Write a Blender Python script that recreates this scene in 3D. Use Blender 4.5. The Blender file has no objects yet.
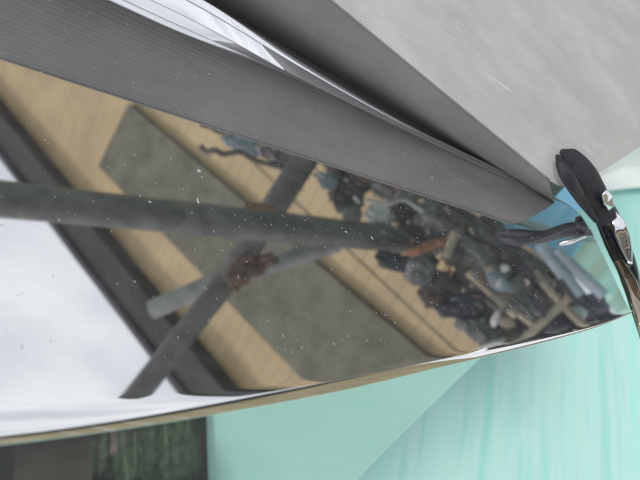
import bpy, bmesh, random
import numpy as np
from math import *
from mathutils import Vector, noise
R = random.Random(7)
S = bpy.context.scene
COL = S.collection

# ------------------------------------------------------------------ frames: the panel lies in its own plane, tilted 12 degrees away from the viewer
F = 686.0
TH, PH, TAU, HC, Z0 = radians(35), radians(30), radians(12), .35, 1.0
f_ = np.array([0, cos(TH), -sin(TH)]); r0 = np.array([1., 0, 0]); u0 = np.array([0, sin(TH), cos(TH)])
cr = cos(PH)*r0 + sin(PH)*u0; cu = -sin(PH)*r0 + cos(PH)*u0
MIR = np.array([1, 1, -1.])
def ray(x, y): return f_ + (x-320)/F*cr + (240-y)/F*cu
def Rw(p):
    x, y, z = p
    return np.array([x, y*cos(TAU)+z*sin(TAU), -y*sin(TAU)+z*cos(TAU)])
def W(p): return Rw(p) + np.array([0, 0, Z0])
EYE = np.array([0, 0, HC])
VC = W((0, 0, -HC))
def P(x, y):                                   # point of the panel plane (panel frame)
    d = ray(x, y); return EYE + d*(HC/-d[2])
def vdir(x, y):
    d = Rw(ray(x, y)*MIR); return d/np.linalg.norm(d)
def V(x, y, dist): return VC + vdir(x, y)*dist  # place in the yard, in world metres
def ddir(x, y):
    d = Rw(ray(x, y)); return d/np.linalg.norm(d)
CAMW = W(EYE)

# ------------------------------------------------------------------ camera
cam = bpy.data.cameras.new('camera'); co = bpy.data.objects.new('camera', cam); COL.objects.link(co)
from mathutils import Matrix
X, Y, Z = Vector(Rw(cr)), Vector(Rw(cu)), Vector(-Rw(f_))
m = Matrix((X, Y, Z)).transposed().to_4x4(); m.translation = Vector(CAMW); co.matrix_world = m
cam.sensor_width = 36; cam.lens = 36*F/640; cam.clip_start = .01; cam.clip_end = 3000
cam.dof.use_dof = True; cam.dof.focus_distance = .66; cam.dof.aperture_fstop = 6.5
S.camera = co
# ------------------------------------------------------------------ world, sun, exposure
w = bpy.data.worlds.new('World'); S.world = w; w.use_nodes = True
nt = w.node_tree; nt.nodes.clear()
SUN_EL, SUN_AZ = radians(52), radians(-150)     # azimuth measured from +Y towards +X
out = nt.nodes.new('ShaderNodeOutputWorld'); bg = nt.nodes.new('ShaderNodeBackground')
sky = nt.nodes.new('ShaderNodeTexSky'); sky.sky_type = 'NISHITA'; sky.sun_disc = False
sky.sun_elevation = SUN_EL; sky.sun_rotation = SUN_AZ
tc = nt.nodes.new('ShaderNodeTexCoord'); mp = nt.nodes.new('ShaderNodeMapping'); mp.inputs['Scale'].default_value = (1, 1, 2.4)
nz = nt.nodes.new('ShaderNodeTexNoise'); nz.inputs['Scale'].default_value = 3.0; nz.inputs['Detail'].default_value = 5; nz.inputs['Roughness'].default_value = .5
rp = nt.nodes.new('ShaderNodeValToRGB'); rp.color_ramp.elements[0].position = .35; rp.color_ramp.elements[1].position = .62
rp.color_ramp.elements[0].color = (8.0, 8.35, 8.9, 1); rp.color_ramp.elements[1].color = (11.6, 11.7, 11.8, 1)
mx = nt.nodes.new('ShaderNodeMixRGB'); mx.inputs['Fac'].default_value = .88
L = nt.links.new
L(tc.outputs['Generated'], mp.inputs['Vector']); L(mp.outputs[0], nz.inputs['Vector']); L(nz.outputs['Fac'], rp.inputs['Fac'])
L(sky.outputs[0], mx.inputs['Color1']); L(rp.outputs[0], mx.inputs['Color2']); L(mx.outputs[0], bg.inputs['Color'])
bg.inputs['Strength'].default_value = .1
L(bg.outputs[0], out.inputs['Surface'])
sl = bpy.data.lights.new('sun', 'SUN'); sl.energy = 1.3; sl.angle = radians(12); sl.color = (1, .96, .9)
so = bpy.data.objects.new('sun', sl); COL.objects.link(so)
sd = Vector((sin(SUN_AZ)*cos(SUN_EL), cos(SUN_AZ)*cos(SUN_EL), sin(SUN_EL)))
so.rotation_euler = sd.to_track_quat('Z', 'Y').to_euler(); so.location = (0, -5, 8)
vs = S.view_settings; vs.view_transform = 'Standard'; vs.look = 'None'; vs.gamma = 1; vs.use_curve_mapping = False; vs.exposure = 0.0

# ------------------------------------------------------------------ materials
def mat(name, col, rough=.6, metal=0., var=.15, scale=6., bump=0., bscale=40., col2=None, spec=.5, coord='Object', stretch=(1, 1, 1)):
    m = bpy.data.materials.new(name); m.use_nodes = True; t = m.node_tree; b = t.nodes['Principled BSDF']
    b.inputs['Roughness'].default_value = rough; b.inputs['Metallic'].default_value = metal; b.inputs['Specular IOR Level'].default_value = spec
    c = t.nodes.new('ShaderNodeTexCoord'); mp = t.nodes.new('ShaderNodeMapping'); mp.inputs['Scale'].default_value = stretch
    t.links.new(c.outputs[coord], mp.inputs[0])
    n = t.nodes.new('ShaderNodeTexNoise'); n.inputs['Scale'].default_value = scale; n.inputs['Detail'].default_value = 6; n.inputs['Roughness'].default_value = .62
    t.links.new(mp.outputs[0], n.inputs['Vector'])
    r = t.nodes.new('ShaderNodeValToRGB'); r.color_ramp.elements[0].position = .36; r.color_ramp.elements[1].position = .64
    lo = [max(0, x*(1-var)) for x in col]; hi = [min(1, x*(1+var)) for x in (col2 or col)]
    r.color_ramp.elements[0].color = (*lo, 1); r.color_ramp.elements[1].color = (*hi, 1)
    t.links.new(n.outputs['Fac'], r.inputs['Fac']); t.links.new(r.outputs[0], b.inputs['Base Color'])
    if bump:
        n2 = t.nodes.new('ShaderNodeTexNoise'); n2.inputs['Scale'].default_value = bscale; n2.inputs['Detail'].default_value = 4
        t.links.new(mp.outputs[0], n2.inputs['Vector'])
        bp = t.nodes.new('ShaderNodeBump'); bp.inputs['Strength'].default_value = bump; bp.inputs['Distance'].default_value = .02
        t.links.new(n2.outputs['Fac'], bp.inputs['Height']); t.links.new(bp.outputs[0], b.inputs['Normal'])
    return m

def ribbed(name, col, pitch, depth, var=.1, ang=0.):
    """grey vinyl with fine moulded ribs, darker grooves and scuffs; ribs run along object X (turned by ang)"""
    m = mat(name, col, .55, 0, var, 9., spec=.35, stretch=(1, 2, 1)); t = m.node_tree; b = t.nodes['Principled BSDF']
    c = t.nodes.new('ShaderNodeTexCoord'); mp = t.nodes.new('ShaderNodeMapping'); mp.inputs['Rotation'].default_value = (0, 0, ang)
    t.links.new(c.outputs['UV'], mp.inputs[0])
    wv = t.nodes.new('ShaderNodeTexWave'); wv.bands_direction = 'Y'; wv.inputs['Scale'].default_value = 1/(pitch*3.18)*1.0/ (1); wv.inputs['Distortion'].default_value = .25; wv.inputs['Detail'].default_value = 1
    t.links.new(mp.outputs[0], wv.inputs['Vector'])
    bp = t.nodes.new('ShaderNodeBump'); bp.inputs['Strength'].default_value = .45; bp.inputs['Distance'].default_value = depth
    t.links.new(wv.outputs['Fac'], bp.inputs['Height']); t.links.new(bp.outputs[0], b.inputs['Normal'])
    # darker grooves between the ribs and pale rubbed patches
    old = b.inputs['Base Color'].links[0].from_socket
    mul = t.nodes.new('ShaderNodeMixRGB'); mul.blend_type = 'MULTIPLY'
    rr = t.nodes.new('ShaderNodeMapRange'); rr.inputs['To Min'].default_value = .45 if depth > .001 else .22; rr.inputs['To Max'].default_value = 0
    t.links.new(wv.outputs['Fac'], rr.inputs['Value']); t.links.new(rr.outputs[0], mul.inputs['Fac'])
    t.links.new(old, mul.inputs['Color1']); mul.inputs['Color2'].default_value = (.45, .45, .47, 1)
    n3 = t.nodes.new('ShaderNodeTexNoise'); n3.inputs['Scale'].default_value = 26; n3.inputs['Detail'].default_value = 7; n3.inputs['Distortion'].default_value = 1.5
    mp3 = t.nodes.new('ShaderNodeMapping'); mp3.inputs['Scale'].default_value = (.35, 1.6, 1); mp3.inputs['Rotation'].default_value = (0, 0, .5)
    t.links.new(c.outputs['UV'], mp3.inputs[0]); t.links.new(mp3.outputs[0], n3.inputs['Vector'])
    r3 = t.nodes.new('ShaderNodeMapRange'); r3.inputs['From Min'].default_value = .63; r3.inputs['From Max'].default_value = .76; r3.inputs['To Max'].default_value = .55
    t.links.new(n3.outputs['Fac'], r3.inputs['Value'])
    sc = t.nodes.new('ShaderNodeMixRGB'); t.links.new(r3.outputs[0], sc.inputs['Fac']); t.links.new(mul.outputs[0], sc.inputs['Color1'])
    sc.inputs['Color2'].default_value = (min(1, col[0]*1.35), min(1, col[1]*1.34), min(1, col[2]*1.32), 1)
    t.links.new(sc.outputs[0], b.inputs['Base Color'])
    return m

def polished(name, tint, haze, hazecol=(.35, .36, .38)):
    """dark polished metal under a thin uneven film of dust and water marks"""
    m = bpy.data.materials.new(name); m.use_nodes = True; t = m.node_tree; b = t.nodes['Principled BSDF']
    b.inputs['Metallic'].default_value = 1; b.inputs['Roughness'].default_value = .025; b.inputs['Base Color'].default_value = (*tint, 1)
    c = t.nodes.new('ShaderNodeTexCoord')
    d = t.nodes.new('ShaderNodeBsdfDiffuse'); d.inputs['Color'].default_value = (*hazecol, 1)
    mp = t.nodes.new('ShaderNodeMapping'); mp.inputs['Scale'].default_value = (14, 60, 14); mp.inputs['Rotation'].default_value = (0, 0, -.9)
    n = t.nodes.new('ShaderNodeTexNoise'); n.inputs['Scale'].default_value = 1.; n.inputs['Detail'].default_value = 8; n.inputs['Roughness'].default_value = .7
    t.links.new(c.outputs['Object'], mp.inputs[0]); t.links.new(mp.outputs[0], n.inputs['Vector'])
    r = t.nodes.new('ShaderNodeMapRange'); r.inputs['From Min'].default_value = .3; r.inputs['From Max'].default_value = .8
    r.inputs['To Min'].default_value = haze*.5; r.inputs['To Max'].default_value = haze*2.9
    t.links.new(n.outputs['Fac'], r.inputs['Value'])
    n2 = t.nodes.new('ShaderNodeTexNoise'); n2.inputs['Scale'].default_value = 9; n2.inputs['Detail'].default_value = 2
    t.links.new(c.outputs['Object'], n2.inputs['Vector'])
    bp = t.nodes.new('ShaderNodeBump'); bp.inputs['Strength'].default_value = .05; bp.inputs['Distance'].default_value = .001
    t.links.new(n2.outputs['Fac'], bp.inputs['Height']); t.links.new(bp.outputs[0], b.inputs['Normal'])
    ms = t.nodes.new('ShaderNodeMixShader'); t.links.new(r.outputs[0], ms.inputs[0]); t.links.new(b.outputs[0], ms.inputs[1]); t.links.new(d.outputs[0], ms.inputs[2])
    t.links.new(ms.outputs[0], t.nodes['Material Output'].inputs['Surface'])
    return m

M = {}
M['chrome'] = polished('polished_metal', (.86, .865, .875), .045)
M['chrome_trim'] = polished('polished_trim', (.84, .85, .88), .03)
M['pane'] = polished('dark_pane', (.66, .71, .69), .02)
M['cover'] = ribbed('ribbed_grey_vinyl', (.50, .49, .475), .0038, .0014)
M['cover_shaded'] = ribbed('ribbed_grey_vinyl_shaded', (.19, .187, .185), .0042, .0003)  # darker copy of the cover vinyl, the front's shade put into its colour
M['blocker_grey'] = mat('blocker_vinyl', (.21, .207, .205), .6, 0, .15, 20, .2, 120)  # for the added strip that blocks bounce light
M['rubber'] = mat('black_rubber', (.012, .013, .018), .5, 0, .3, 60, .15, 220)
M['gloss_black'] = mat('gloss_black', (.012, .012, .015), .06, 0, .2, 30, spec=.9)
M['brown_reflect'] = polished('brown_reflection', (.42, .35, .29), .05, (.12, .10, .09))  # brown tint stands in for a reflection on the black shank
M['speck'] = mat('dried_dust', (.38, .385, .39), .9, 0, .25, 90)
M['beige'] = mat('beige_boards', (.54, .40, .235), .8, 0, .12, 3.5, .2, 60)
M['dark_fascia'] = mat('dark_fascia', (.022, .021, .022), .6, 0, .4, 5, .2, 30)
M['shutter'] = mat('grey_green_panel', (.155, .145, .108), .8, 0, .25, 7, .35, 70)
M['steel'] = mat('galvanised_pipe', (.10, .094, .09), .5, .1, .3, 14, .2, 90)
M['steel_light'] = mat('worn_light_pipe', (.28, .28, .28), .6, .1, .25, 14, .2, 90)
M['rust'] = mat('rusty_coupler', (.035, .024, .02), .85, 0, .5, 22, .5, 90, col2=(.13, .07, .045))
M['dark'] = mat('dark_scrap', (.012, .013, .015), .6, .2, .6, 14, .7, 60, col2=(.10, .085, .072))
M['darkblue'] = mat('dark_blue_scrap', (.014, .016, .026), .5, .1, .5, 10, .5, 60)
M['greyblue'] = mat('grey_blue_cloth', (.30, .34, .40), .9, 0, .3, 6, .6, 20)
M['greymid'] = mat('mid_grey_metal', (.13, .13, .132), .5, .2, .5, 9, .5, 40)
M['tan'] = mat('tan_timber', (.30, .255, .195), .8, 0, .35, 12, .3, 50)
M['pale'] = mat('pale_cloth', (.62, .61, .60), .9, 0, .2, 6, .5, 18)
M['purple'] = mat('dusty_purple_cloth', (.12, .10, .14), .9, 0, .5, 12, .6, 25)
M['orange'] = mat('orange_rust', (.24, .115, .065), .9, 0, .5, 14, .5, 60)
M['blue'] = mat('blue_tarp', (.34, .70, 1.0), .5, 0, .12, 3, .5, 6)
M['white'] = mat('glare_sheet', (.86, .88, .88), .6, 0, .05, 3, .4, 6)  # stands in for overexposed glare
M['leaf'] = mat('leaf', (.05, .085, .045), .6, 0, .5, 30, .2, 60, col2=(.14, .19, .12))
M['earth'] = mat('earth', (.22, .19, .15), .95, 0, .3, 2.5, .5, 30)
M['brown'] = mat('brown_board', (.06, .048, .04), .8, 0, .3, 8, .4, 40)
M['pink'] = mat('pink_petal', (.75, .45, .5), .7, 0, .2, 20)

def tarp_mat(name, col):
    m = bpy.data.materials.new(name); m.use_nodes = True; t = m.node_tree; b = t.nodes['Principled BSDF']
    b.inputs['Roughness'].default_value = .38
    c = t.nodes.new('ShaderNodeTexCoord')
    def nz(scale, rot, st, det=6, dis=0.):
        mp = t.nodes.new('ShaderNodeMapping'); mp.inputs['Rotation'].default_value = (0, 0, rot); mp.inputs['Scale'].default_value = st
        n = t.nodes.new('ShaderNodeTexNoise'); n.inputs['Scale'].default_value = scale; n.inputs['Detail'].default_value = det; n.inputs['Distortion'].default_value = dis
        mp2 = t.nodes.new('ShaderNodeMapping'); mp2.inputs['Scale'].default_value = st; mp.inputs['Scale'].default_value = (1, 1, 1)
        t.links.new(c.outputs['Object'], mp.inputs[0]); t.links.new(mp.outputs[0], mp2.inputs[0]); t.links.new(mp2.outputs[0], n.inputs['Vector']); return n
    a = nz(1, FOLD, (11, .9, 1)); b2 = nz(1, FOLD, (42, 2.6, 1), 4, .3)
    ad = t.nodes.new('ShaderNodeMath'); ad.operation = 'ADD'; t.links.new(a.outputs['Fac'], ad.inputs[0]); t.links.new(b2.outputs['Fac'], ad.inputs[1])
    r = t.nodes.new('ShaderNodeValToRGB'); e = r.color_ramp.elements
    e[0].position = .82; e[0].color = (*[x*1.04 for x in col], 1); e[1].position = 1.3; e[1].color = (.54, .84, .79, 1)
    em = e.new(1.0); em.color = (*[min(1, x*1.14) for x in col], 1)
    hv = t.nodes.new('ShaderNodeMath'); hv.operation = 'MULTIPLY'; hv.inputs[1].default_value = 1
    mr = t.nodes.new('ShaderNodeMapRange'); mr.inputs['From Min'].default_value = .7; mr.inputs['From Max'].default_value = 1.35
    t.links.new(ad.outputs[0], mr.inputs['Value']); t.links.new(mr.outputs[0], r.inputs['Fac'])
    e[0].position = .1; e[1].position = .5; e[2].position = 1.0
    t.links.new(r.outputs[0], b.inputs['Base Color'])
    bp = t.nodes.new('ShaderNodeBump'); bp.inputs['Strength'].default_value = .22; bp.inputs['Distance'].default_value = .008
    t.links.new(b2.outputs['Fac'], bp.inputs['Height']); t.links.new(bp.outputs[0], b.inputs['Normal'])
    return m

# ------------------------------------------------------------------ mesh helpers
def link(name, vs, fs, m, parent=None, smooth=False, uv=None, loc=None):
    me = bpy.data.meshes.new(name)
    vs = [Vector(v) for v in vs]
    if loc is None:
        if parent is not None: loc = Vector((0, 0, 0))
        else:
            zs = min(v.z for v in vs); c = sum(vs, Vector())/len(vs); loc = Vector((c.x, c.y, zs))
        off = parent['_o'] if parent is not None and '_o' in parent else (0, 0, 0)
        off = Vector(off) if parent is not None else loc
    else: off = Vector(loc)
    me.from_pydata([v-off for v in vs], [], fs); me.update()
    if smooth: me.polygons.foreach_set('use_smooth', [True]*len(me.polygons))
    if uv is not None:
        l = me.uv_layers.new(name='UVMap')
        for p in me.polygons:
            for li in p.loop_indices: l.data[li].uv = uv[me.loops[li].vertex_index]
    me.materials.append(M[m] if isinstance(m, str) else m)
    o = bpy.data.objects.new(name, me); COL.objects.link(o)
    if parent is not None:
        o.parent = parent; o['_o'] = tuple(off)
    else:
        o.location = loc; o['_o'] = tuple(loc)
    return o
def empty(name, loc, label, cat, group=None):
    o = bpy.data.objects.new(name, None); COL.objects.link(o); o.location = Vector(loc); o.empty_display_size = .1
    o['_o'] = tuple(float(v) for v in loc); o['label'] = label; o['category'] = cat
    if group: o['group'] = group
    return o
def tag(o, label, cat, group=None):
    o['label'] = label; o['category'] = cat
    if group: o['group'] = group
    return o
def frame(d):
    d = Vector(d).normalized(); a = Vector((0, 0, 1)) if abs(d.z) < .9 else Vector((1, 0, 0))
    u = d.cross(a).normalized(); return u, d.cross(u).normalized()
def tube(pts, r, n=20, hollow=0.):
    pts = [Vector(p) for p in pts]; rs = r if isinstance(r, (list, tuple)) else [r]*len(pts)
    vs, fs = [], []; u = None
    for i, p in enumerate(pts):
        d = (pts[min(i+1, len(pts)-1)]-pts[max(i-1, 0)]).normalized()
        if u is None: u, v = frame(d)
        else: u = (u - d*u.dot(d)).normalized(); v = d.cross(u)
        for k in range(n):
            a = 2*pi*k/n; vs.append(p+(u*cos(a)+v*sin(a))*rs[i])
    for i in range(len(pts)-1):
        for k in range(n):
            fs.append((i*n+k, i*n+(k+1) % n, (i+1)*n+(k+1) % n, (i+1)*n+k))
    for e, idx in ((0, 0), (1, len(pts)-1)):
        if hollow:
            b = len(vs); d = (pts[1]-pts[0]).normalized() if e == 0 else (pts[-2]-pts[-1]).normalized()
            c = pts[idx]
            ring = [vs[idx*n+k] for k in range(n)]
            for q in ring: vs.append(c+(q-c)*hollow)
            for q in ring: vs.append(c+(q-c)*hollow+d*rs[idx]*2)
            for k in range(n):
                k2 = (k+1) % n
                fs.append((idx*n+k, b+k, b+k2, idx*n+k2)); fs.append((b+k, b+n+k, b+n+k2, b+k2))
            fs.append(tuple(b+n+k for k in range(n)))
        else: fs.append(tuple(idx*n+k for k in (range(n) if e else reversed(range(n)))))
    return vs, fs
def box(c, ax, ay, az):
    c, ax, ay, az = map(Vector, (c, ax, ay, az)); vs = [c+ax*sx+ay*sy+az*sz for sx in (-1, 1) for sy in (-1, 1) for sz in (-1, 1)]
    fs = [(0, 1, 3, 2), (4, 6, 7, 5), (0, 4, 5, 1), (2, 3, 7, 6), (0, 2, 6, 4), (1, 5, 7, 3)]
    return vs, fs
def join(lst):
    V_, F_ = [], []
    for v, f in lst:
        o = len(V_); V_ += list(v); F_ += [tuple(i+o for i in q) for q in f]
    return V_, F_
def lump(c, ax, ay, az, amp=.3, freq=2.2, seed=0, sub=4):
    bm = bmesh.new(); bmesh.ops.create_icosphere(bm, subdivisions=sub, radius=1)
    c, ax, ay, az = map(Vector, (c, ax, ay, az)); vs = []
    for v in bm.verts:
        q = v.co.copy(); s = Vector((seed*3.1, seed*1.7, -seed*2.3))
        k = 1+amp*(noise.noise(q*freq+s)*1.1+.5*noise.noise(q*freq*2.7+s)+.25*noise.noise(q*freq*6+s))
        q *= k; vs.append(c+ax*q.x+ay*q.y+az*q.z)
    fs = [tuple(v.index for v in f.verts) for f in bm.faces]; bm.free()
    return vs, fs
def bevel(o, wd, seg=2):
    b = o.modifiers.new('bevel', 'BEVEL'); b.width = wd; b.segments = seg; b.limit_method = 'ANGLE'
    return o

# ================================================================== THE SETTING
# direction of the pale crease lines on the sheet: they run up the picture on the right
def ground_pt(x, y, z):
    d = ddir(x, y); return CAMW + d*((z-CAMW[2])/d[2])
ga, gb = ground_pt(560, 470, .02), ground_pt(560, 350, .02)
FOLD = -atan2(gb[0]-ga[0], gb[1]-ga[1])
FOLD = -FOLD*-1 if False else -FOLD*1.0
FOLD = atan2(gb[0]-ga[0], gb[1]-ga[1])
M['teal'] = tarp_mat('teal_tarpaulin', (.37, .75, .68))
g = link('ground', [(-600, -600, 0), (600, -600, 0), (600, 600, 0), (-600, 600, 0)], [(0, 1, 2, 3)], 'earth'); g['kind'] = 'structure'

def teal_sheet():
    nx, ny = 150, 150; x0, x1, y0, y1 = -2.2, 2.9, -2.6, 3.4
    vs, fs = [], []
    fd = Vector((sin(FOLD), cos(FOLD))); fn = Vector((fd.y, -fd.x))
    for j in range(ny+1):
        for i in range(nx+1):
            x = x0+(x1-x0)*i/nx; y = y0+(y1-y0)*j/ny
            s = fn.x*x+fn.y*y; l = fd.x*x+fd.y*y
            z = .03+.006*noise.noise(Vector((s*7, l*.7, 0)))+.002*noise.noise(Vector((s*17, l*2, 3)))
            # the sheet is pulled up over a stack at its far right corner
            vs.append((x, y, max(z, .012)))
    for j in range(ny):
        for i in range(nx):
            a = j*(nx+1)+i; fs.append((a, a+1, a+nx+2, a+nx+1))
    o = link('teal_tarpaulin', vs, fs, 'teal', smooth=True, loc=(0, 0, 0))
    tag(o, 'pale teal plastic tarpaulin spread over the ground below the polished panel', 'tarpaulin')
teal_sheet()

def flat_sheet(name, px, z, m_, label, seed):
    q = [ground_pt(x, y, z) for x, y in px]; vs, fs = [], []; n = 30
    for j in range(n+1):
        for i in range(n+1):
            u, v_ = i/n, j/n; p = q[0]*(1-u)*(1-v_)+q[1]*u*(1-v_)+q[2]*u*v_+q[3]*(1-u)*v_
            vs.append((p[0], p[1], z+.02*max(0, noise.noise(Vector((p[0]*3, p[1]*3, seed)))+.3)))
    for j in range(n):
        for i in range(n): a = j*(n+1)+i; fs.append((a, a+1, a+n+2, a+n+1))
    tag(link(name, vs, fs, m_, smooth=True, loc=tuple(vs[0])), label, 'sheet')
flat_sheet('glare_sheet', ((556, 196), (760, 178), (760, 40), (540, 120)), .075, 'white', 'white sheet added as overexposed glare on the ground beyond the rubber headed clip arm', 1)  # added where the ground glares white
flat_sheet('blue_groundsheet', ((500, 222), (585, 212), (588, 185), (500, 170)), .11, 'blue', 'sky blue plastic sheet on the ground by the pointed end', 4)
# ================================================================== THE POLISHED PANEL (panel frame -> world)
panel = empty('polished_panel', W((0, .45, -.05)), 'mirror polished curved panel with rolled rims and white dust specks, the yard reflected in it', 'panel')
def catmull(pts, n):
    pts = [np.array(p, float) for p in pts]; pts = [2*pts[0]-pts[1]]+pts+[2*pts[-1]-pts[-2]]; out = []
    seg = len(pts)-3
    for k in range(n+1):
        t = k/n*seg; i = min(int(t), seg-1); t -= i; p0, p1, p2, p3 = pts[i:i+4]
        out.append(.5*((2*p1)+(-p0+p2)*t+(2*p0-5*p1+4*p2-p3)*t*t+(-p0+3*p1-3*p2+p3)*t**3))
    return out
NS = 260
TOP = catmull([P(*q) for q in ((-160, -150), (0, -72), (100, -24), (200, 24), (300, 79), (400, 128), (500, 176), (570, 207), (592, 232))], NS)
BOT = catmull([P(*q) for q in ((-160, 453), (0, 436), (120, 422), (240, 404), (350, 384), (440, 364), (530, 344), (595, 327), (633, 312))], NS)
# resample both by fraction
def tang(c, i):
    a = c[min(i+1, NS)]-c[max(i-1, 0)]; a[2] = 0; return a/np.linalg.norm(a)
def main_sheet():
    vs, fs = [], []; prof = []
    flat = [0, .1, .2, .3, .4, .5, .6, .7, .8, .88, .94]; G0 = .017
    for i in range(NS+1):
        T, B = TOP[i], BOT[i]; t = tang(BOT, i); n = np.array([t[1], -t[0], 0])     # out of the sheet, towards the viewer
        fr = i/NS; tp = 1 if fr < .16 else max(.12, 1-(fr-.16)/.30*.88); G = G0*max(.4, tp); tf = 1 if fr < .5 else max(.16, 1-(fr-.5)/.4*.84)
        # rim profile as (normal angle, length) pieces: quick roll, broad facet, quick roll under
        a00 = degrees(atan(.255*tp)); K = [(a00, 44+5*min(1, max(0, fr-.25)/.25), .0008*tp, 6), (44+5*min(1, max(0, fr-.25)/.25), 62, .0085*tf, 16), (62, 125, .0014*tf, 14)]
        prof = []; x_ = z_ = 0.
        for a0, a1, ln, m_ in K:
            for k in range(m_):
                a = radians(a0+(a1-a0)*(k+.5)/m_); x_ += cos(a)*ln/m_; z_ -= sin(a)*ln/m_; prof.append((x_, z_))
        wx = max(p[0] for p in prof)
        g_ = min(G, .35*np.linalg.norm(B-T)); Bs = B - n*(wx+g_)
        for a in flat: vs.append(W(T+(Bs-T)*(a/.94) if a < .94 else Bs - n*1e-5))
        k1 = 26
        for k in range(1, k1+1):
            q = k/k1; vs.append(W(Bs+n*g_*q - np.array([0, 0, 1])*(g_*.085*tp*q**3)))
        base = Bs+n*g_-np.array([0, 0, g_*.085*tp])
        for x_, z_ in prof: vs.append(W(base+n*x_+np.array([0, 0, z_])))
        rows = len(flat)+k1+len(prof)
    for i in range(NS):
        for j in range(rows-1):
            a = i*rows+j; fs.append((a, a+1, a+rows+1, a+rows))
    return vs, fs
v, f = main_sheet(); link('mirror_sheet', v, f, 'chrome', panel, True)

# raised trim along the far edge: wide polished facet, groove, thin outer bead; both taper towards the right end
def Qp(x, y, h): d = ray(x, y); return EYE + d*((h-HC)/d[2])
OUT = catmull([Qp(*q) for q in ((-160, -200, .036), (0, -104, .032), (100, -52, .027), (200, 0, .0235), (300, 62, .0105), (400, 121, .0038), (500, 170, .0016), (570, 206, .0003), (592, 231.5, .0))], NS)
def trim(f0, f1, h0, h1, dip, hk):
    vs, fs = [], []; n = 22
    for i in range(NS+1):
        T, O = TOP[i], OUT[i]; wd = np.linalg.norm(O-T); hh = .012*wd
        for k in range(n+1):
            q = k/n; p = T+(O-T)*(f0+(f1-f0)*q)
            z = h0(q)*wd
            vs.append(W(p+np.array([0, 0, z+.0004])))
    for i in range(NS):
        for k in range(n):
            a = i*(n+1)+k; fs.append((a, a+n+1, a+n+2, a+1))
    return vs, fs
def prof1(q): return .010*sin(pi*q)           # the wide facet leans towards the viewer
def prof2(q): return .0 + .05*sin(pi*min(1, q))**.8
v, f = trim(0, .66, prof1, None, 0, 0); link('trim_facet', v, f, 'chrome_trim', panel, True)
v, f = trim(.665, .74, lambda q: -.05*sin(pi*q), None, 0, 0); link('trim_groove', v, f, 'gloss_black', panel, True)
v, f = trim(.70, 1.06, prof2, None, 0, 0); link('trim_bead', v, f, 'chrome_trim', panel, True)

vs, fs = [], []  # added strip behind the trim, keeps teal bounce off the cover front
for i in range(NS+1):
    O = OUT[i]
    for q in ((0, -.0015, -.0025), (0, .05, -.02), (0, .11, -.06)): vs.append(W(O+np.array(q)))
for i in range(NS):
    for k in range(2): a = i*3+k; fs.append((a, a+3, a+4, a+1))
fl = link('bounce_blocker', vs, fs, 'blocker_grey', panel)
# hanging pane below the near rim, finely ribbed, ends in an oblique edge
def pane():
    vs, fs, uv = [], [], []; n1, n2 = 60, 16
    dn = np.array([0, -.34, -.94])
    idx = [int(NS*q/n1*.70) for q in range(n1+1)]
    for i in idx:
        B = BOT[i]; t = tang(BOT, i); n = np.array([t[1], -t[0], 0])
        b = B - n*.006+np.array([0, 0, -.006]); out = np.array([n[0]*.18, n[1]*.18, -.98]); out /= np.linalg.norm(out)
        full = .42
        fr = i/(NS*.70)
        xx = max(0, min(1, (1-fr)/.42)); Lh = full*max(.0, xx)
        for k in range(n2+1):
            vs.append(W(b+out*Lh*k/n2)); uv.append((i*.003, Lh*k/n2))
    for i in range(n1):
        for k in range(n2):
            a = i*(n2+1)+k; fs.append((a, a+1, a+n2+2, a+n2+1))
    return vs, fs, uv
v, f, uv = pane()
pm = M['pane']; t = pm.node_tree
wv = t.nodes.new('ShaderNodeTexWave'); wv.bands_direction = 'Y'; wv.inputs['Scale'].default_value = 1/(.0021*3.18); c = t.nodes.new('ShaderNodeTexCoord')
bp = t.nodes.new('ShaderNodeBump'); bp.inputs['Strength'].default_value = .3; bp.inputs['Distance'].default_value = .00003
ms_ = [x for x in t.nodes if x.type == 'MIX_SHADER'][0]; old = ms_.inputs[0].links[0].from_socket
ad = t.nodes.new('ShaderNodeMath'); ad.operation = 'MULTIPLY_ADD'; ad.inputs[1].default_value = .11
t.links.new(wv.outputs['Fac'], ad.inputs[0]); t.links.new(old, ad.inputs[2]); t.links.new(ad.outputs[0], ms_.inputs[0])
t.links.new(c.outputs['UV'], wv.inputs['Vector']); t.links.new(wv.outputs['Fac'], bp.inputs['Height']); t.links.new(bp.outputs[0], t.nodes['Principled BSDF'].inputs['Normal'])
po = link('ribbed_pane', v, f, 'pane', panel, True, uv)
po['label'] = 'finely ribbed dark pane hanging below the near rim'

# dust specks
def specks(n, lo, hi, rnd):
    V_, F_ = [], []
    for _ in range(n):
        i = int(NS*(.12+.88*rnd.random()**.9)); q = rnd.random()**.8; T, B = TOP[i], BOT[i]
        p = T+(B-T)*(.03+.9*q); r = lo*(hi/lo)**(rnd.random()**2.6); a = radians(-35)+rnd.gauss(0, .5) ; el = 1+rnd.random()*(2.6 if r < 1.1e-3 else 1.)
        m_ = 7; b = len(V_); dx, dy = np.array([cos(a), sin(a), 0]), np.array([-sin(a), cos(a), 0])
        for k in range(m_):
            th = 2*pi*k/m_; rr = r*(.7+.5*rnd.random()); V_.append(W(p+dx*cos(th)*rr*el+dy*sin(th)*rr/sqrt(el)+np.array([0, 0, .0001])))
        V_.append(W(p+np.array([0, 0, .0001+r*.25])))
        for k in range(m_): F_.append((b+k, b+(k+1) % m_, b+m_))
    return V_, F_
v, f = specks(2100, .00014, .0007, random.Random(5))
so_ = link('dust_speck', v, f, 'speck', panel); so_['kind'] = 'stuff'
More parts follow.
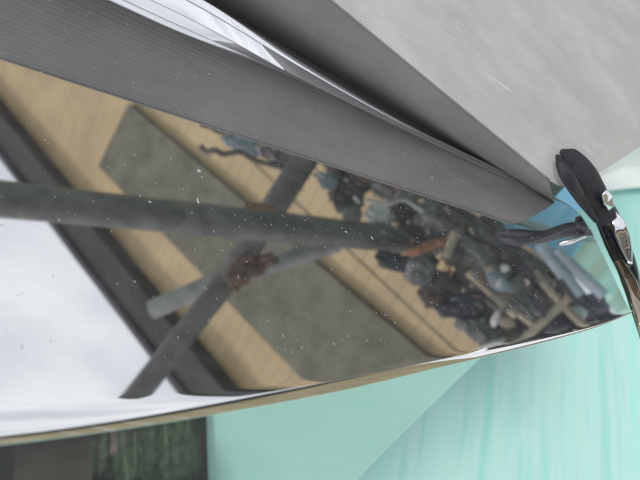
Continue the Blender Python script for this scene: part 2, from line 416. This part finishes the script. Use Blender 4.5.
for (x, y, r, el, an) in ((199, 171, .0022, 1.3, .3), (198, 201, .0040, .22, -.95), (209, 74, .0016, .6, 0), (150, 202, .0016, .5, .5), (432, 178, .0014, 1, 0), (346, 232, .0014, .7, 0), (372, 238, .0022, .4, -.9)):
    p = P(x, y); dx, dy = np.array([cos(an), sin(an), 0]), np.array([-sin(an), cos(an), 0]); vs = []
    for k in range(11):
        th = 2*pi*k/11; rr = r*(.8+.35*R.random()); vs.append(W(p+dx*cos(th)*rr+dy*sin(th)*rr*el+np.array([0, 0, .00015])))
    vs.append(W(p+np.array([0, 0, .0006])))
    link('paint_fleck', vs, [(k, (k+1) % 11, 11) for k in range(11)], 'speck', panel)

# end piece at the pointed end: black padded arm, rubber head with a groove, polished shank
arm = empty('end_clip', W((.30, .75, 0)), 'black rubber headed glossy clip arm across the pointed end of the polished panel', 'clip')
def Q(x, y, h):                                # point above the panel plane, panel frame height h
    d = ray(x, y); return W(EYE + d*((h-HC)/d[2]))
def slab_strip(cl, wd, th, n=14, sub=60, seed=0):
    """a rounded bar following a centre line of world points; wd, th half sizes along the line"""
    pts = catmull(cl, sub); vs, fs = [], []
    wds = np.interp(np.linspace(0, 1, sub+1), np.linspace(0, 1, len(wd)), wd); ths = np.interp(np.linspace(0, 1, sub+1), np.linspace(0, 1, len(th)), th)
    view = Vector(Rw(f_))
    for i in range(sub+1):
        d = Vector(pts[min(i+1, sub)]-pts[max(i-1, 0)]).normalized(); side = d.cross(view).normalized(); up = side.cross(d).normalized()
        for k in range(n*2):
            a = pi*k/n; e = .72
            cx = copysign(abs(cos(a))**e, cos(a)); sy = copysign(abs(sin(a))**e, sin(a))
            vs.append(Vector(pts[i])+side*cx*wds[i]+up*sy*ths[i])
    N = n*2
    for i in range(sub):
        for k in range(N): fs.append((i*N+k, i*N+(k+1) % N, (i+1)*N+(k+1) % N, (i+1)*N+k))
    fs.append(tuple(range(N-1, -1, -1))); fs.append(tuple(sub*N+k for k in range(N)))
    return vs, fs
v, f = slab_strip([Q(561, 151, .068), Q(574, 161, .063), Q(588, 180, .050), Q(599, 201, .026), Q(608, 222, .006)], [.003, .0115, .0145, .016, .016, .0155, .0135], [.002, .004, .005, .005, .005, .005, .004])
link('rubber_pad', v, f, 'rubber', arm, True)
v, f = slab_strip([Q(557, 155, .066), Q(563, 168, .060), Q(573, 186, .046), Q(586, 206, .018), Q(596, 221, .004)], [.002, .006, .0085, .008, .007, .005, .003], [.002, .004, .005, .005, .005, .004, .004])
link('rubber_lip', v, f, 'rubber', arm, True)
v, f = slab_strip([Q(598, 196, .024), Q(608, 220, -.001), Q(618, 246, -.008), Q(628, 272, -.008), Q(634, 292, -.008)], [.013, .0165, .0175, .0165, .013, .010], [.004, .005, .006, .006, .005, .004])
link('glossy_shank', v, f, 'gloss_black', arm, True)
v, f = slab_strip([Q(604, 192, .046), Q(608, 200, .037), Q(611, 207, .027)], [.004, .008, .006], [.002, .003, .002], sub=20)
link('highlight_strip', v, f, 'chrome_trim', arm, True)  # added chrome piece, stands in for a highlight on the black arm
v, f = slab_strip([Q(613, 212, .016), Q(619, 227, .006), Q(625, 246, .001), Q(630, 264, -.001)], [.003, .0095, .0105, .008, .003], [.002, .003, .003, .002], sub=30)
link('highlight_strip', v, f, 'chrome_trim', arm, True)  # second added chrome piece, the larger white highlight
v, f = slab_strip([Q(619, 262, -.007), Q(629, 282, -.007), Q(637, 305, -.010), Q(644, 330, -.02), Q(652, 360, -.05)], [.006, .0085, .0085, .007, .006], [.004, .007, .006, .005, .005])
link('lower_shank', v, f, 'brown_reflect', arm, True)  # reflected brown put into the tint

# ================================================================== THE GREY RIBBED COVER
cover = empty('ribbed_cover', W((0, .9, -.1)), 'grey ribbed vinyl cover with rubbed scuffs rising behind the polished panel', 'cover')
def seam(x): return np.array([x, .7831+.0817*x, .0774-.1986*x])
def seam_at(x): p = seam(x); p[2] = max(p[2], .012+.0*x); return p
def foot(x): return np.array([x, .858+.03*x+.04*max(0, .12-x)**1.2, -.012])
XS = np.linspace(-.75, .205, 90)
def cover_mesh():
    vs, fs, uv = [], [], []; n = 18
    for x in XS:
        a, b = foot(x+.045*(x+.75)/.955), seam_at(x)
        for k in range(n+1):
            q = k/n; bulge = .014*sin(pi*q**.9); p = a+(b-a)*q+np.array([0, -bulge, 0])
            if k == 0: vs.append(W(p+np.array([0, .012, -.16]))); uv.append((x, -.16))
            vs.append(W(p)); uv.append((x, q*np.linalg.norm(seam_at(-.1)-foot(-.1))*(1.0)))
    for i in range(len(XS)-1):
        for k in range(n+1):
            a = i*(n+2)+k; fs.append((a, a+n+2, a+n+3, a+1))
    return vs, fs, uv
v, f, uv = cover_mesh(); fo = link('front_face', v, f, 'cover_shaded', cover, True, uv)
fo['label'] = 'overhanging front face with fine ribs, shade put into its darker colour'
# top face: starts at the seam with a rolled edge and slopes up and away
SL = radians(27)
tdir = np.array([0, cos(SL), sin(SL)])
def plane_hit(x, y):
    n = np.cross(seam(1)-seam(0), tdir); d = ray(x, y); return EYE+d*(((seam(0)-EYE)@n)/(d@n))
R1, R2 = plane_hit(601, 171), plane_hit(655, 137)
def top_mesh():
    vs, fs, uv = [], [], []; n = 60
    c0 = seam_at(XS[-1])
    edge = catmull([c0, plane_hit(566, 186), R1, R2, R2+(R2-R1)*1.5, R2+(R2-R1)*4], 90)
    for i, x in enumerate(XS):
        s = seam_at(x); xr = (x-XS[0])/(XS[-1]-XS[0])
        for k in range(n+1):
            q = k/n; l_ = seam_at(XS[0])+tdir*1.0*q**1.6; ey = edge[min(90, int(q*90))]
            p = l_*(1-xr)+ey*xr if q > 0 else s
            Lf = (p-seam_at(min(XS[-1], max(XS[0], p[0]))))@tdir
            p = p + np.array([0, 0, .004*noise.noise(Vector((p[0]*5, Lf*6, 1)))*min(1, abs(Lf)*12)])
            vs.append(W(p)); uv.append((p[0], Lf))
    for i in range(len(XS)-1):
        for k in range(n):
            a = i*(n+1)+k; fs.append((a, a+n+1, a+n+2, a+1))
    return vs, fs, uv
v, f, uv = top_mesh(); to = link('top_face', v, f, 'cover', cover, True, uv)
to['label'] = 'pale top face in the lit tone of the vinyl, with rubbed scuffs'
sm, _ = tube([W(seam_at(x)+np.array([0, -.0005, .0008])) for x in XS], 0.0011, 10), 0
link('seam_piping', sm[0], sm[1], 'cover_shaded', cover, True)
# body under the cover, down to the ground (trolley)
v, f = join([box((0-.2, 1.35, .40), (.5, 0, 0), (0, .32, 0), (0, 0, .40))])
bo = link('cabinet', v, f, 'greymid'); tag(bo, 'grey metal cabinet standing under the ribbed cover', 'cabinet')
v, f = join([box(W((-.12, .62, -.10)), (.12, 0, 0), Rw((0, .1, 0)), Rw((0, 0, .03)))] + [box((-.12+sx*.1, .62+sy*.08, .38), (.018, 0, 0), (0, .018, 0), (0, 0, .38)) for sx in (-1, 1) for sy in (-1, 1)])
so2 = link('trestle', v, f, 'brown'); tag(so2, 'brown timber trestle carrying the polished panel', 'trestle')

# ================================================================== THE YARD SEEN IN THE MIRROR (all real, in front of the panel)
_a, _b = vdir(0, 131), vdir(169, 346); A, Bq = VC+_a*2.3/_a[2], VC+_b*2.3/_b[2]
e = (Bq-A)/np.linalg.norm(Bq-A); n_ = np.array([-e[1], e[0], 0])   # n_ points away from the viewer
if n_[1] < 0: n_ = -n_
for q in ((105,165),(135,105),(440,365),(310,385),(480,340),(310,155)):
    d = vdir(*q); t_ = ((A-VC)@n_)/(d@n_); X_ = VC+d*t_; print('wallpt', q, (X_-A)@e, X_[2])
print('A', A, e)
def WP(s, z, off=0.): q = A+e*s-n_*off; return np.array([q[0], q[1], z])   # a point of the wall; off comes towards the viewer
def wbox(s0, s1, z0, z1, o0, o1):
    c = (WP(s0, z0, o0)+WP(s1, z1, o1))/2; return box(c, e*(s1-s0)/2, n_*(o1-o0)/2, (0, 0, (z1-z0)/2))
wall = empty('boarded_building', WP(1.2, 0), 'beige boarded building with dark eave and large grey green panel on its wall', 'building')
bw = .075; s = -2.6; k = 0; bl = []
while s < 3.58:
    s1 = min(s+bw, 3.60); vv, ff = wbox(s+.002, s1, 0, 2.765, -.012, .0015*R.random()); link('board', vv, ff, 'beige', wall); s += bw
v, f = wbox(-2.6, 3.59, 0, 2.9, -.10, -.013); link('wall', v, f, 'beige', wall)
for z in (1.80,):
    v, f = wbox(-2.6, 3.59, z, z+.006, .002, .006); link('joint_strip', v, f, 'tan', wall)
v, f = wbox(-2.8, 3.98, 2.765, 2.958, .0, .10); link('fascia', v, f, 'dark_fascia', wall)
v, f = wbox(-2.8, 4.0, 2.96, 3.0, -1.2, .12); link('roof', v, f, 'dark_fascia', wall)
pq = ((1.17, 2.485), (1.21, 2.045), (3.57, 1.88), (3.38, 2.40)); v = [WP(a, b, o_) for o_ in (.006, .04) for a, b in pq]
sp = link('wall_panel', v, [(4, 5, 6, 7), (3, 2, 1, 0)]+[(k, (k+1) % 4, 4+(k+1) % 4, 4+k) for k in range(4)], 'shutter', wall); sp['label'] = 'large grey green panel fixed to the beige boards'

steelg = 'pipes of the scaffold in the yard'
def pipe(pa, pb, r, m, label, group=None, hollow=.8, bend=0., name='scaffold_pipe', r1=None):
    pa, pb = np.array(pa), np.array(pb); pts = [pa+(pb-pa)*k/12+np.array([0, 0, -bend*sin(pi*k/12)]) for k in range(13)]
    rs = [r+((r1 or r)-r)*k/12 for k in range(13)]
    v, f = tube(pts, rs, 24, hollow); o = link(name, v, f, m, smooth=False)
    o.data.polygons.foreach_set('use_smooth', [len(p.vertices) == 4 for p in o.data.polygons]); o.modifiers.new('edge', 'EDGE_SPLIT').split_angle = radians(40)
    return tag(o, label, 'pipe', group)
pipe(V(-60, 193, 2.0), V(436, 243, 2.55), .050, 'steel', 'thickest dark grey pipe crossing in front of the wall panel, nearly level', r1=.048)
pipe(V(128, 407, 2.62), V(240, 263, 2.48), .044, 'steel', 'dark grey upright pipe rising past the eave against the sky')
pipe(V(228, 279, 2.46), V(312, 148, 2.36), .046, 'steel', 'dark grey upright pipe below the rusty coupler, behind the level pipe')
pipe(V(152, 310, 2.72), V(228, 277, 2.62), .038, 'steel_light', 'short pale pipe stub left of the rusty coupler')
pipe(V(246, 272, 2.60), V(338, 243, 2.68), .036, 'steel_light', 'pale thin pipe running from the rusty coupler under the level pipe')
# rusty coupler
SC = .8
cp = empty('pipe_coupler', V(238, 271, 2.44), 'rusty brown swivel coupler where the dark and pale pipes cross', 'coupler')
c0 = Vector(V(240, 269, 2.44)); du = Vector(V(312, 148, 2.36)-V(228, 279, 2.46)).normalized(); dv = Vector(V(338, 243, 2.68)-V(246, 272, 2.6)).normalized(); vd = Vector(vdir(238, 271))
v, f = tube([c0-du*.035-vd*.0, c0+du*.035], .052, 20, .75); link('upright_clamp', v, f, 'rust', cp, False)
v, f = tube([c0-dv*.03+vd*.01, c0+dv*.075+vd*.04], .045, 20, .7); link('level_clamp', v, f, 'rust', cp, False)
for k, (a, b) in enumerate(((.06, .02), (.10, -.015), (-.03, .05))):
    q = c0+dv*a+du*b-vd*.06; v, f = tube([q, q-vd*.01+dv*.05], .013, 6); link('bolt', v, f, 'rust', cp)
pipe(V(245, 206, 2.3), V(275, 210, 2.3), .016, 'orange', 'short rusty iron rod beside the upright pipe', name='iron_rod', hollow=0)

# cable
pts = catmull([V(*q) for q in ((200, 146, 2.5), (207, 152, 2.5), (215, 150, 2.48), (224, 154, 2.5), (240, 152, 2.5), (255, 160, 2.5), (275, 166, 2.5), (292, 172, 2.5), (306, 182, 2.5))], 50)
v, f = tube(pts, .011, 8); tag(link('cable', v, f, 'dark', smooth=True), 'thin black wriggling cable in front of the beige boards', 'cable')

def axes(x, y):
    vd = Vector(vdir(x, y)); a = Vector(V(x+5, y, 1)-V(x, y, 1)).normalized(); b = Vector(V(x, y+5, 1)-V(x, y, 1)).normalized(); return a, b, vd
def L_(name, x, y, dist, w, h, ang, m, label, cat, amp=.35, freq=2., seed=0, group=None, depth=.6):
    a, b, vd = axes(x, y); s = dist/F; th = radians(ang)
    ax = (a*cos(th)+b*sin(th))*w/2*s; ay = (-a*sin(th)+b*cos(th))*h/2*s; az = vd*min(w, h)/2*s*depth
    v, f = lump(V(x, y, dist), ax, ay, az, amp, freq, seed); return tag(link(name, v, f, m, smooth=True), label, cat, group)
def B_(name, x, y, dist, w, h, ang, m, label, cat, group=None, depth=.5, parent=None):
    a, b, vd = axes(x, y); s = dist/F; th = radians(ang)
    ax = (a*cos(th)+b*sin(th))*w/2*s; ay = (-a*sin(th)+b*cos(th))*h/2*s; az = vd*min(w, h)/2*s*depth
    v, f = box(V(x, y, dist), ax, ay, az); o = link(name, v, f, m, parent)
    bevel(o, min(w, h)*s*.08)
    return tag(o, label, cat, group) if parent is None else o

# heap of dark scrap along the foot of the yard, right of the wall
HG = 'lumps of scrap heaped on the rack'
items = [
 (222, 128, 2.6, 44, 12, 18, 'dark', 'dark flattened scrap at the thin left tip of the heap'),
 (262, 136, 2.6, 60, 16, 18, 'dark', 'dark crumpled scrap just right of the thin tip of the heap'),
 (245, 146, 2.55, 46, 14, 20, 'greyblue', 'pale blue grey rag above the wriggling cable'),
 (282, 158, 2.5, 44, 14, 24, 'greymid', 'grey crumpled sheet beside the top of the upright pipe'),
 (322, 152, 2.6, 60, 22, 22, 'dark', 'dark scrap clump right of the upright pipe'),
 (328, 182, 2.5, 26, 14, 40, 'greyblue', 'blue grey rag at the edge of the beige boards'),
 (352, 168, 2.6, 60, 34, 22, 'dark', 'broad dark scrap clump in the middle of the heap'),
 (348, 196, 2.5, 32, 30, 50, 'dark', 'dark clump touching the beige boards above the level pipe'),
 (392, 184, 2.6, 56, 32, 20, 'greymid', 'grey mottled scrap clump above the white rag'),
 (352, 213, 2.45, 22, 16, 20, 'greymid', 'small grey rag on the level pipe'),
 (379, 217, 2.45, 28, 24, 30, 'pale', 'white rag bundle on the level pipe'),
 (412, 216, 2.5, 46, 28, 25, 'dark', 'dark scrap clump right of the white rag bundle'),
 (442, 218, 2.4, 50, 40, 30, 'greymid', 'grey scrap clump at the end of the level pipe'),
 (395, 262, 2.35, 40, 17, 12, 'darkblue', 'dark roll of cloth lying over the beige boards'),
 (421, 268, 2.35, 32, 36, 30, 'greymid', 'grey rounded bundle right of the dark roll'),
 (441, 290, 2.4, 40, 40, 40, 'brown', 'brown bundle below the rusty orange lump'),
 (466, 304, 2.3, 52, 22, -12, 'darkblue', 'black boot shaped lump pointing at the beige boards'),
 (478, 328, 2.35, 46, 24, 35, 'greymid', 'grey lump beside the corner of the beige boards'),
 (500, 346, 2.3, 44, 12, -15, 'pale', 'pale curved strip at the near rim by the wall corner'),
 (430, 246, 2.3, 44, 9, -20, 'orange', 'rusty orange lump at the end of the level pipe'),
 (470, 226, 2.35, 60, 24, 35, 'dark', 'dark mottled clump under the tip of the grey cover'),
 (515, 256, 2.35, 84, 18, 36, 'dark', 'long dark clump bordering the blue sheet'),
 (492, 224, 2.36, 26, 14, 35, 'dark', 'small dark clump against the left edge of the blue tarpaulin'),
 (454, 252, 2.3, 22, 26, 30, 'brown', 'brown rag hanging under the short tan peg'),
 (470, 250, 2.3, 40, 16, 44, 'greymid', 'grey folded cover above the long tan batten'),
 (500, 285, 2.28, 34, 14, 48, 'greyblue', 'pale grey pad on the dark machine between the two battens'),
 (545, 295, 2.28, 26, 18, 50, 'dark', 'black knob shaped lump left of the bar cross'),
 (560, 322, 2.22, 34, 12, -15, 'darkblue', 'flat black lump under the bar cross at the near rim'),
 (524, 336, 2.24, 34, 12, -15, 'dark', 'flat dark lump at the near rim left of the long pale bar'),
 (592, 306, 2.3, 26, 22, 20, 'purple', 'dusty purple cloth bundle near the pointed end'),
 (578, 314, 2.25, 16, 14, 0, 'pale', 'pale cloth scrap beside the purple bundle'),
 (606, 320, 2.25, 18, 12, 0, 'darkblue', 'small dark bundle next to the pointed end'),
]
for k, (x, y, d, w_, h_, an, m_, lb) in enumerate(items):
    L_('scrap_lump', x, y, d, w_, h_, an, m_, lb, 'scrap', .38, 2.0, k+1, HG)
# small bits giving the heap its busy texture
V_, F_ = [], []
rr = random.Random(11)
for k in range(300):
    u_ = rr.random(); 
    if u_ < .5: x = 210+260*rr.random(); y = 122+(x-210)*.37+abs(rr.gauss(0, 1))*(4+(x-210)*.12); d = 2.3+rr.random()*.2
    else: x = 450+150*rr.random(); y = 210+(x-450)*.66+rr.random()**1.3*(90 if x < 520 else 50); d = 2.2+rr.random()*.16
    a, b, vd = axes(x, y); s_ = d/F; th = rr.random()*pi; w_ = (2+rr.random()*7)*s_; h_ = (.6+rr.random()*1.6)*s_; th = .6+rr.gauss(0, .5)
    vv, ff = box(V(x, y, d), (a*cos(th)+b*sin(th))*w_/2, (-a*sin(th)+b*cos(th))*h_/2+vd*h_/2, vd*h_/2); o_ = len(V_); V_ += vv; F_ += [tuple(i+o_ for i in q) for q in ff]
sb = link('scrap_litter', V_, F_, 'greymid'); sb['kind'] = 'stuff'; sb['label'] = 'small broken bits strewn through the dark scrap heap'; sb['category'] = 'scrap'
for mm in ('dark', 'tan', 'orange', 'greyblue', 'pale'): sb.data.materials.append(M[mm])
for i, p in enumerate(sb.data.polygons): p.material_index = [0, 1, 1, 0, 2, 1, 1, 0, 4, 1, 0, 3, 1, 1, 0, 1, 1, 5][(i//6) % 18]

# dark metal rack / machine frame behind the heap
mach = empty('machine_body', V(520, 290, 2.9), 'dark dented machine body behind the tan and grey bars', 'machine')
pl = ((446, 200), (480, 218), (500, 231), (545, 262), (600, 304), (650, 340), (700, 400), (640, 470), (500, 420), (488, 350), (452, 262))
v = [V(x, y, d) for d in (2.38, 2.46) for x, y in pl]; n = len(pl)
link('casing', v, [tuple(range(n)), tuple(reversed(range(n, 2*n)))]+[(k, n+k, n+(k+1) % n, (k+1) % n) for k in range(n)], 'dark', mach)
for (x, y, w_, h_, an, m_) in ((520, 290, 26, 26, 45, 'greymid'), (492, 262, 44, 16, 45, 'greymid'), (545, 318, 50, 26, 30, 'greymid'), (470, 240, 40, 18, 45, 'greymid'), (560, 335, 50, 18, -10, 'darkblue')):
    B_('machine_plate', x, y, 2.36, w_, h_, an, m_, '', '', depth=.25, parent=mach)
for (p1, p2, r, m_, lb) in (
  ((508, 354, 2.18), (580, 287, 2.18), .014, 'tan', 'pale tan bar crossing the curved bar, rising to the right'),
  ((534, 272, 2.18), (560, 302, 2.18), .013, 'tan', 'tan bar at the upper end of the bar cross'),
  ((560, 302, 2.18), (592, 334, 2.18), .012, 'tan', 'tan bar at the lower end of the bar cross'),
  ((468, 272, 2.18), (516, 316, 2.18), .012, 'tan', 'long tan batten along the dark machine body'),
  ((540, 244, 2.18), (580, 296, 2.18), .020, 'greyblue', 'pale grey bar along the blue sheet'),
  ((556, 250, 2.18), (604, 296, 2.18), .018, 'greyblue', 'pale grey bar along the teal sheet'),
  ((455, 232, 2.18), (446, 258, 2.18), .014, 'tan', 'short tan peg above the rusty orange lump'),
  ((504, 302, 2.18), (534, 326, 2.18), .010, 'tan', 'short tan batten under the bar cross')):
    o = pipe(V(*p1), V(*p2), r, m_, lb, 'bars lying over the dark machine', name='metal_bar', hollow=0)
    o['category'] = 'bar'
for (x, y, w_, h_, m_, lb) in ((505, 268, 9, 7, 'pale', 'white pebble sized lump on the machine, higher one'), (499, 283, 6, 8, 'pale', 'white pebble sized lump on the machine, lower one'), (488, 268, 11, 7, 'tan', 'tan lump on the machine beside the white lumps'), (507, 322, 16, 10, 'tan', 'tan block by the short batten'), (496, 318, 8, 16, 'pale', 'pale sliver by the tan block'), (514, 235, 10, 7, 'tan', 'tan chip at the top of the dark heap')):
    L_('rubble_chip', x, y, 2.25, w_, h_, 20, m_, lb, 'rubble', .3, 1.5, int(x), 'pale chips on the dark machine')

rh = random.Random(21)
hz = [((448, 208), (470, 222), (488, 240), (505, 246)), ((462, 262), (478, 268), (492, 290), (512, 296)), ((520, 262), (534, 280), (530, 300), (545, 316)), ((486, 300), (500, 310), (520, 306), (532, 318)),
      ((352, 172), (368, 180), (384, 178), (402, 192)), ((366, 200), (388, 204), (404, 200), (424, 212)), ((330, 158), (346, 166), (362, 160), (380, 172)), ((560, 280), (574, 300), (584, 306), (598, 318))]
hl = ['black hose curling along the tip of the heap under the blue tarpaulin', 'brown hose looping over the long tan batten', 'black hose hanging between the bar cross and the tan bar', 'grey hose bent beside the tan block',
      'rusty wire bent over the broad dark scrap clump', 'light grey wire lying under the grey mottled scrap clump', 'thin black hose near the upright pipe', 'dark hose bent past the purple bundle']
for (q4, lb, m_) in zip(hz, hl, ('darkblue', 'brown', 'darkblue', 'greymid', 'rust', 'steel_light', 'darkblue', 'darkblue')):
    v, f = tube(catmull([V(x, y, 2.16) for x, y in q4], 30), .0042+.003*rh.random(), 8)
    tag(link('hose' if 'hose' in lb else 'wire', v, f, m_, smooth=True), lb, 'hose' if 'hose' in lb else 'wire', 'hoses and wires in the scrap heap')
# blue and teal sheets hung at the right
def hung(name, quad, m_, label, amp, cols=40, rows=30, seed=0):
    q = [np.array(p) for p in quad]; vs, fs = [], []
    nn = np.cross(q[1]-q[0], q[3]-q[0]); nn /= np.linalg.norm(nn)
    for j in range(rows+1):
        for i in range(cols+1):
            u, v_ = i/cols, j/rows; p = q[0]*(1-u)*(1-v_)+q[1]*u*(1-v_)+q[2]*u*v_+q[3]*(1-u)*v_
            p = p+nn*amp*(noise.noise(Vector((u*7, v_*1.8, seed)))+.4*noise.noise(Vector((u*19, v_*4, seed)))); vs.append(p)
    for j in range(rows):
        for i in range(cols): a = j*(cols+1)+i; fs.append((a, a+1, a+cols+2, a+cols+1))
    o = link(name, vs, fs, m_, smooth=True); so = o.modifiers.new('thickness', 'SOLIDIFY'); so.thickness = .003
    return tag(o, label, 'tarpaulin')
def VZ(x, y, dist, z):
    q = V(x, y, dist); return np.array([q[0], q[1], z])
# each hangs from a rail down to the ground
def curtain(name, pa, pb, m_, label, seed):
    zb = .28 if 'blue' in name else .02
    hung(name, [(pa[0], pa[1], zb), (pb[0], pb[1], zb), tuple(pb), tuple(pa)], m_, label, .025, seed=seed)
curtain('blue_tarpaulin', V(486, 216, 2.48), V(562, 272, 2.48), 'blue', 'bright blue tarpaulin hung upright beside the teal sheet beyond the pointed end', 2)
w0, w1 = ground_pt(585, 190, .02), ground_pt(800, 120, .02)
hung('glare_curtain', [tuple(w0), tuple(w1), (w1[0], w1[1], .5), (w0[0], w0[1], .5)], 'white', 'low white sheet added upright as glare past the rubber headed clip arm', .02, seed=9)  # added upright sheet, carries the white glare higher
curtain('teal_sheet', V(556, 262, 2.95), V(660, 350, 2.8), 'teal', 'teal plastic sheet hung upright in front of the blue tarpaulin', 5)
# things behind the viewer, caught in the rolled rims and the ribbed pane
HC0 = Vector((2.15, -1.25, 0)); hn = Vector((.86, -.5, 0)).normalized(); ht = Vector((-hn.y, hn.x, 0))
hb = empty('timber_hoarding', HC0, 'tan timber hoarding with dark capping opposite the building', 'fence')
for k in range(24):
    v, f = box(HC0+ht*(-2.3+k*.2)+hn*R.random()*.01+Vector((0, 0, .88)), ht*.095, hn*.012, (0, 0, .88)); link('plank', v, f, 'beige', hb)
v, f = box(HC0+Vector((0, 0, 1.93)), ht*2.4, hn*.05, (0, 0, .17)); link('capping', v, f, 'dark_fascia', hb)

# dark crate with plants under the near rim, seen in the pane
def pane_pt(x, y, dist):
    """where the hanging pane shows the pixel: one bounce off the pane plane"""
    B = BOT[int(NS*.25)]; t = tang(BOT, int(NS*.25)); n = np.array([t[1], -t[0], 0]); out = np.array([n[0]*.18, n[1]*.18, -.98]); nn = np.cross(t, out); nn /= np.linalg.norm(nn)
    d = ray(x, y); d /= np.linalg.norm(d); p0 = B-n*.006+np.array([0, 0, -.006]); k = ((p0-EYE)@nn)/(d@nn); h = EYE+d*k; r = d-2*(d@nn)*nn
    q = W(h); rw = Rw(r)
    return q, rw, q+rw*dist
def PG(x, y, z):
    q, rw, _ = pane_pt(x, y, 1); return q+rw*((z-q[2])/rw[2])
def pslab(name, px, z, th, m_, label, cat):
    q = [PG(x, y, z) for x, y in px]; vs = [np.array([p[0], p[1], zz]) for zz in (z-th, z) for p in q]; n = len(q)
    fs = [tuple(range(n, 2*n)), tuple(reversed(range(n)))]+[(k, (k+1) % n, n+(k+1) % n, n+k) for k in range(n)]
    return tag(link(name, vs, fs, m_), label, cat)
pslab('rubber_mat', ((-90, 412), (224, 396), (233, 520), (-90, 520)), .07, .02, 'rubber', 'black rubber mat on the teal tarpaulin under the pots', 'mat')
pslab('brown_board', ((-10, 459), (86, 441), (93, 520), (-10, 520)), .13, .04, 'brown', 'brown board lying on the black rubber mat', 'board')
pslab('grey_tray', ((112, 425), (166, 420), (170, 440), (112, 444)), .12, .03, 'greymid', 'grey tray at the far edge of the black rubber mat', 'tray')
rl = random.Random(3)
for k, (x, y, w_, lb) in enumerate(((120, 462, .075, 'small leafy plant with a pink flower on the rubber mat'), (150, 478, .07, 'leafy plant in the middle of the rubber mat'), (190, 445, .08, 'leafy plant at the teal side of the rubber mat'), (190, 475, .08, 'low leafy plant at the near corner of the rubber mat'), (158, 448, .06, 'small leafy plant beside the grey tray'))):
    c = PG(x, y, .12); root = empty('potted_plant', (c[0], c[1], .07), lb, 'plant', 'plants on the rubber mat')
    vs, fs = [], []
    for q in range(170):
        dv = Vector((rl.gauss(0, 1), rl.gauss(0, 1), rl.gauss(0, .6))); dv.normalize(); p = Vector((c[0], c[1], .14))+dv*w_*rl.random()**.5; a = Vector((rl.gauss(0, 1), rl.gauss(0, 1), rl.gauss(0, .5))).normalized()*.02; b_ = a.cross(dv).normalized()*.009
        o_ = len(vs); vs += [p-a, p+b_, p+a, p-b_]; fs.append((o_, o_+1, o_+2, o_+3))
    lo = link('foliage', vs, fs, 'leaf', root); lo['kind'] = 'stuff'
    v, f = tube([(c[0], c[1], .075), (c[0], c[1], .13)], [.028, .036], 14); link('pot', v, f, 'brown', root)
    if k < 1:
        v, f = lump((c[0]-.02, c[1], .20), (.014, 0, 0), (0, .014, 0), (0, 0, .01), .3, 2, 3, 2); link('flower', v, f, 'pink', root)
for o in list(bpy.data.objects):
    if '_o' in o: del o['_o']
